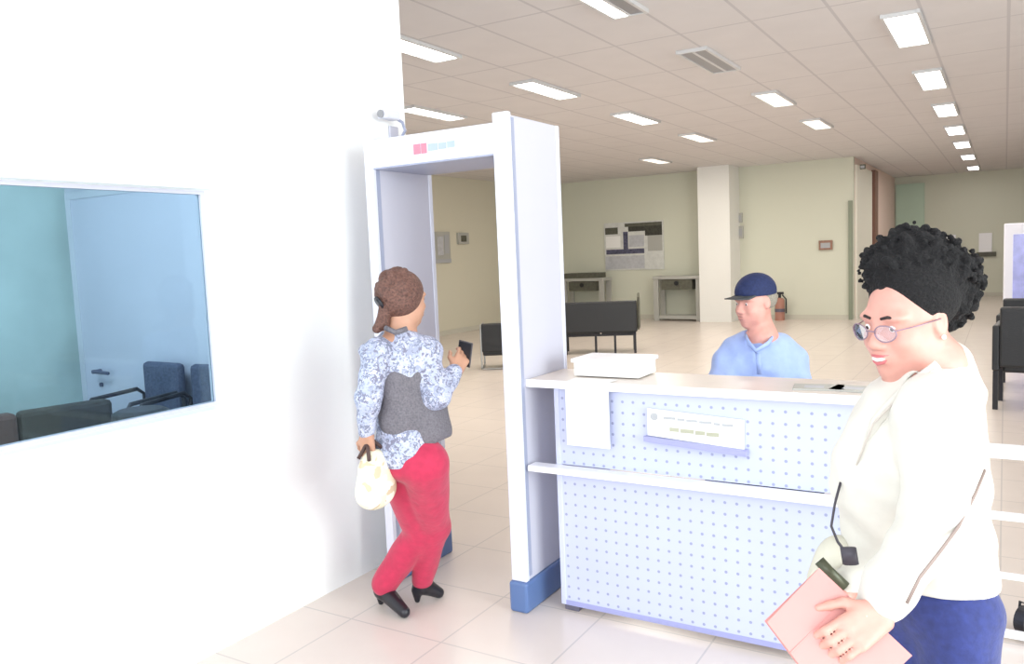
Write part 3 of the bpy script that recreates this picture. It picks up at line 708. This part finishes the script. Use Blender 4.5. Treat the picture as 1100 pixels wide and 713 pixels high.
# shoulder strap at her back
st = thing('shoulder_strap', 'thin grey-brown strap crossing the cream jacket behind the elbow', 'strap', tuple(A(1056, 508, 1.66)))
put(MB().tube([A(1058, 505, 1.58), A(1048, 530, 1.55), A(1030, 565, 1.495), A(1010, 592, 1.455), A(988, 620, 1.425), A(974, 648, 1.42)], .0045, 8, .5).build('strap_band', 'strap', smooth=True), st)

# ---------------------------------------------------------------- woman in crimson trousers (left, in front of the gate)
WD = 3.42
def B(px, py, d=WD): return W(px, py, d)
wf = nrm(RH*.55+FH*.80)                   # walks away to the right, into the gate
Rw = frame(nrm(RH*.72+FH*.65-UP*.12))
wr_ = nrm(np.cross(wf, UP))               # her right side
hcw = B(434, 322)
pw = thing('person', 'woman with brown ponytail and crimson trousers walking into the gate with a phone', 'person', (B(440, 500)[0], B(440, 500)[1], 0))
S = SDF(); P = head(S, hcw, Rw, .95)
nk = B(430, 358); S.cone(P(0, -.02, -.05), nk, .046, .05, .03)
ch = B(430, 395); wa = B(436, 450); hp = B(441, 488)
S.cone(nk, ch, .06, .10, .05); S.cone(ch, wa, .10, .09, .05); S.cone(wa, hp, .09, .11, .05)
l1, l2, l3 = B(405, 380, 3.30), B(396, 428, 3.26), B(394, 468, 3.30)
r1, r2, r3 = B(457, 378, 3.40), B(468, 424, 3.36), B(490, 397, 3.44)
S.chain([nk, l1, l2, l3], [.045, .04, .035, .024], .02); S.chain([nk, r1, r2, r3], [.045, .04, .035, .024], .02)
hand(S, r3, nrm(B(500, 378, 3.50)-r3), nrm(-CF+CR*.3), -1, .9, .75, .7)
hand(S, l3, -UP+FH*.1, -FH-RH*.4, 1, .9, 1.1, .7)
def onfloor(px, py): 
    d = CF + CR*(px-550)/FPX - CU*(py-356.5)/FPX; return np.array([0, 0, H])-d*(H/d[2])
f1h, f1t = onfloor(407, 648), onfloor(439, 666); f2h, f2t = onfloor(444, 648), onfloor(478, 641)
d1 = nrm(f1t-f1h); d2 = nrm(f2t-f2h)
an1 = f1h+d1*.06+UP*.13; an2 = f2h+d2*.05+UP*.12
hl, hr = hp-wr_*.075-UP*.03, hp+wr_*.075-UP*.03
kn1 = B(452, 570, np.dot((an1+hl)/2-np.array([0, 0, H]), CF)+.06); kn2 = B(465, 565, np.dot((an2+hr)/2-np.array([0, 0, H]), CF)+.06)
for a_, b_, c_, dd, hh in ((hl, kn1, an1, d1, f1h), (hr, kn2, an2, d2, f2h)):
    S.chain([a_, b_, c_], [.075, .048, .034], .02); S.cone(c_, hh+dd*.08+UP*.06, .028, .022, .015)
body = S.mesh('body', .006, 'skinW', pw)
face_parts(body, P, Rw, .95, 'lipG', None)
# hair
S = SDF()
S.ell(P(0, -.022, .036), (.092, .100, .094), Rw, .01); S.ell(P(0, -.030, -.015), (.080, .078, .066), Rw, .03)
S.ell(P(0, .125, -.035), (.098, .100, .105), Rw, .01, 's')
S.chain([P(-.01, -.09, -.03), B(411, 347, 3.36), B(405, 353, 3.34)], [.026, .028, .020], .012)
for _ in range(170):
    v = rng.normal(size=3); v /= np.linalg.norm(v)
    if v@Rw[:, 1] > .15: continue
    S.ell(P(0, -.022, .040)+(Rw@(np.array([.088, .098, .090])*(Rw.T@v))), (rng.uniform(.008, .018),)*3, None, .008)
put(S.mesh('hair', .006, 'brown', pw), pw)
S = SDF(); cc = B(411, 348, 3.36)
put(MB().tube([P(-.01, -.118, -.018), P(-.012, -.126, -.024)], .030, 12).build('hair_tie', 'boot', smooth=True), pw)
# collar, blouse
S = SDF()
S.cone(B(429, 368), ch, .085, .118, .05)
S.ell(B(430, 376), (.165, .10, .06), np.stack([RH*.93+FH*.1, FH, UP], 1), .03)
S.cone(ch, wa, .118, .110, .05); S.cone(wa, B(436, 484), .110, .135, .05)
S.chain([B(408, 376, 3.34), l1, l2, l3+UP*.02], [.055, .058, .052, .036], .025)
S.chain([B(448, 374, 3.40), r1, r2, r3-nrm(r3-r2)*.02], [.055, .062, .058, .040], .025)
S.cone(B(428, 350), B(429, 362), .055, .05, .01, 's')
S.half(B(425, 497), -UP+RH*.12, .006)
put(S.mesh('blouse', .006, 'blouse', pw, lambda X, Y, Z: .004*np.sin(X*40+Z*30)*np.sin(Z*37+Y*23)), pw)
put(MB().tube([B(414, 352, 3.32), B(425, 357, 3.30), B(437, 353, 3.32)], .012, 8).build('collar', 'vest', smooth=True), pw)
# grey vest over the blouse: right side and back
S = SDF()
S.cone(B(448, 405, 3.43), B(455, 462, 3.44), .102, .118, .04); S.cone(B(428, 410, 3.38), B(432, 450, 3.38), .098, .100, .04)
S.half(B(440, 476), -UP+RH*.1, .006)
put(S.mesh('vest', .006, 'vest', pw, lambda X, Y, Z: .004*np.sin(X*50+Z*20)*np.sin(Z*27+Y*33)), pw)
# trousers
S = SDF(); S.ell(hp-UP*.02, (.135, .13, .10), None, .04)
for a_, b_, c_, f_ in ((hl, kn1, an1, .06), (hr, kn2, an2, .05)):
    S.chain([a_, b_, c_-UP*.015], [.103, .076, f_], .018)
put(S.mesh('trousers', .006, 'crim', pw, lambda X, Y, Z: .003*np.sin(Z*14+X*30)*np.sin(Y*30+Z*9)), pw)
for hh, tt, dd, an in ((f1h, f1t, d1, an1), (f2h, f2t, d2, an2)):
    L_ = min(np.linalg.norm(tt-hh), .25)
    S = SDF(); S.cone(an+UP*.0, hh+dd*.05+UP*.085, .046, .044, .02); S.cone(hh+dd*.05+UP*.08, hh+dd*(L_-.03)+UP*.028, .042, .026, .02)
    S.cone(hh+dd*.02+UP*.06, hh+dd*.02+UP*.012, .026, .013, .01); S.half(gz(hh, .002), -UP, .002)
    put(S.mesh('ankle_boot', .005, 'boot', pw), pw)
# phone and tote
pc = B(499, 381, 3.50)
t = thing('phone', 'dark mobile phone held up by the woman in crimson trousers', 'phone', tuple(pc))
Rp = Matrix([list(x) for x in frame(nrm(RH*.5+FH*.8), nrm(UP*.8-FH*.3)).tolist()])
MB().box((-.036, -.004, -.05), (.036, .004, .06), .003, Rp, (0, 0, 0)).build('case', 'phone', t)
MB().box((-.032, -.0052, -.045), (.032, -.0042, .055), 0, Rp, (0, 0, 0)).build('screen', 'frame', t)
t = thing('tote_bag', 'cream and yellow tote bag hanging at the hip of the woman in crimson trousers', 'bag', tuple(B(404, 542, 3.30)))
c0 = B(403, 508, 3.32)
S = SDF(); S.ell(c0, (.055, .085, .10), frame(wf), .02); S.ell(c0-UP*.07, (.06, .105, .08), frame(wf), .03); S.half(c0+UP*.085, UP*-1, .004) if False else None
S.mesh('bag_body', .006, 'tote', t)
for q in (-.03, .03):
    put(MB().tube([c0+wf*.06+wr_*q+UP*.07, l3+wf*.02+wr_*q*.3-UP*.02, l3-UP*.03, c0-wf*.06+wr_*q+UP*.07], .008, 8).build('handle', 'tan', smooth=True), t)

# ---------------------------------------------------------------- seated guard
GD = 3.95
def G(px, py, d=GD): return W(px, py, d)
gf = nrm(-RH*.25-FH*.97); Rg = frame(nrm(-RH*.88-FH*.42-UP*.12))
pg = thing('person', 'seated guard in a navy cap and light blue shirt behind the counter', 'person', (G(815, 400)[0], G(815, 400)[1], 0))
hg = G(811, 325)
S = SDF(); P = head(S, hg, Rg, 1.0, False)
nk = G(819, 363); S.cone(P(0, -.038, -.045), nk, .041, .050, .015)
c1 = G(815, 388, 4.0); w1 = gz(c1, .80); h1 = gz(c1+FH*.04, .57)
S.cone(nk, c1, .07, .12, .05); S.cone(c1, w1, .13, .13, .05); S.cone(w1, h1, .13, .14, .05)
gr = nrm(np.cross(gf, UP)) 
sA, eA, wA = G(783, 390, 4.0), G(770, 425, 3.85), G(800, 442, 3.72)
sB, eB, wB = G(850, 390, 4.0), G(862, 425, 3.88), G(836, 442, 3.72)
S.chain([nk, sA, eA, wA], [.06, .05, .042, .028], .02); S.chain([nk, sB, eB, wB], [.06, .05, .042, .028], .02)
hand(S, wA, nrm(RH*.8-FH*.4-UP*.1), UP, 1, 1, .4); hand(S, wB, nrm(-RH*.8-FH*.4-UP*.1), UP, -1, 1, .4)
for q in (-1, 1):
    hj = h1+RH*.09*q-UP*.02; kn = gz(hj-FH*.32+RH*q*.04, .50); ak = gz(kn+FH*.08, .09)
    S.chain([hj, kn, ak], [.085, .06, .042], .02); foot(S, ak, -FH, .2)
body = S.mesh('body', .006, 'skinG', pg); face_parts(body, P, Rg, 1, 'lipG', None, brow='greyh')
S = SDF(); S.ell(P(0, -.032, .018), (.080, .088, .080), Rg, .01); S.ell(P(0, .10, -.03), (.1, .105, .12), Rg, .008, 's'); S.half(P(0, 0, -.035), -Rg[:, 2], .01)
put(S.mesh('hair', .005, 'greyh', pg), pg)
S = SDF(); S.ell(P(0, -.012, .055), (.088, .108, .090), Rg, .01); S.half(P(0, -.01, .036), -Rg[:, 2]+Rg[:, 1]*.08, .006)
cap = put(S.mesh('cap', .005, 'cap', pg), pg)
bm_ = MB(); pts = []
for a in np.linspace(-1, 1, 13): pts.append(P(.072*a, .070+.095*math.sqrt(max(0, 1-a*a*.92)), .052-.012*a*a))
pts += [P(.070, .03, .050), P(0, .05, .055), P(-.070, .03, .050)]
put(bm_.prism(pts, Rg[:, 2]*-.006).build('brim', 'brim'), pg)
# shirt
S = SDF()
S.cone(G(817, 370, 3.98), c1, .072, .150, .05); S.ell(G(815, 392, 4.0), (.215, .12, .07), np.stack([RH, FH, UP], 1), .05)
S.cone(c1-RH*.06, w1-RH*.05, .145, .145, .05); S.cone(c1+RH*.06, w1+RH*.05, .145, .145, .05); S.cone(w1, h1+UP*.04, .16, .15, .05)
S.chain([G(796, 376, 4.0), sA, eA, wA+(eA-wA)*.2], [.07, .075, .064, .046], .03); S.chain([G(836, 376, 4.0), sB, eB, wB+(eB-wB)*.2], [.07, .075, .064, .046], .03)
S.cone(G(812, 350, 3.93), G(814, 364, 3.93), .065, .048, .01, 's')
put(S.mesh('shirt', .006, 'shirt', pg, lambda X, Y, Z: .005*np.sin(X*33+Z*21)*np.sin(Z*27+Y*23)+.002*np.sin(X*70)), pg)
put(MB().tube([G(801, 360, 3.93), G(804, 368, 3.85), G(812, 377, 3.80), G(825, 369, 3.84), G(833, 358, 3.93)], [.012, .016, .012, .016, .012], 8, .5).build('collar', 'shirt', smooth=True), pg)
put(MB().tube([G(814, 379, 3.815), G(815, 390, 3.815), G(816, 402, 3.82)], .012, 8, .4).build('placket', 'shirt', smooth=True), pg)
S = SDF(); S.ell(h1, (.17, .16, .11), None, .04)
for q in (-1, 1):
    hj = h1+RH*.09*q-UP*.02; kn = gz(hj-FH*.32+RH*q*.04, .50); ak = gz(kn+FH*.08, .10)
    S.chain([hj, kn, ak], [.10, .08, .065], .03)
put(S.mesh('trousers', .008, 'dtrou', pg), pg)
for q in (-1, 1):
    hj = h1+RH*.09*q-UP*.02; kn = gz(hj-FH*.32+RH*q*.04, .50); ak = gz(kn+FH*.08, .09)
    S = SDF(); foot(S, ak, -FH, .22, .05); S.half(gz(ak, .0), -UP, .002); put(S.mesh('shoe', .007, 'boot', pg), pg)
# his chair
t = thing('swivel_chair', 'dark swivel chair under the seated guard', 'chair', (h1[0], h1[1], 0), YAW*-1)
MB().box((-.24, -.26, .38), (.24, .24, .44), .025).build('seat', 'bluech', t)
MB().cyl((0, 0, .06), (0, 0, .38), .028).build('column', 'frame', t)
for i in range(5):
    a = i*2*PI/5+.3
    MB().tube([(0, 0, .10), (.26*math.cos(a), .26*math.sin(a), .065)], [.022, .014], 8).build('base_arm', 'frame', t)
    MB().sph((.26*math.cos(a), .26*math.sin(a), .03), .03).build('castor', 'frame', t)

# ================================================================== LIGHT
wd = bpy.data.worlds.new('world'); scn.world = wd; wd.use_nodes = True
bg = wd.node_tree.nodes['Background']; bg.inputs[0].default_value = (.88, .95, 1.0, 1); bg.inputs[1].default_value = 1.6
def area(name, loc, tgt, sx, sy, e, colr):
    l = bpy.data.lights.new(name, 'AREA'); l.shape = 'RECTANGLE'; l.size = sx; l.size_y = sy; l.energy = e; l.color = colr
    o = bpy.data.objects.new(name, l); COL.objects.link(o); o.location = loc
    o.rotation_euler = (Vector(tgt)-Vector(loc)).to_track_quat('-Z', 'Y').to_euler(); return o
area('entrance_daylight', (-.6, -2.4, 2.2), (-2.4, 3.2, 1.0), 3.6, 2.2, 85, (.88, .93, 1.0))
area('side_fill', (4.6, .9, 1.7), (-2.8, 1.6, 1.1), 4.0, 2.6, 235, (.93, 1.0, .98))  # added fill from out of view at right, brightens the left wall
for y in (8, 12, 16, 21): area('row_lamp', (-.7, y, Z_C-.04), (-.7, y, 0), .3, 3, 34, (1, .95, .88))
for x in (-4.07, -5.72):
    for y in (6.5, 10.5, 14.5): area('row_lamp', (x, y, Z_C-.04), (x, y, 0), .5, 2, 32, (1, .93, .82))
area('office_fill', (-4.3, 1.6, 3.2), (-4.3, 1.6, 0), 1, 1, 62, (.86, .93, 1))  # unseen fill without a fixture, added to brighten the office behind the window

vs = scn.view_settings; vs.view_transform = 'Standard'; vs.look = 'None'; vs.gamma = 1; vs.use_curve_mapping = False; vs.exposure = 0.38
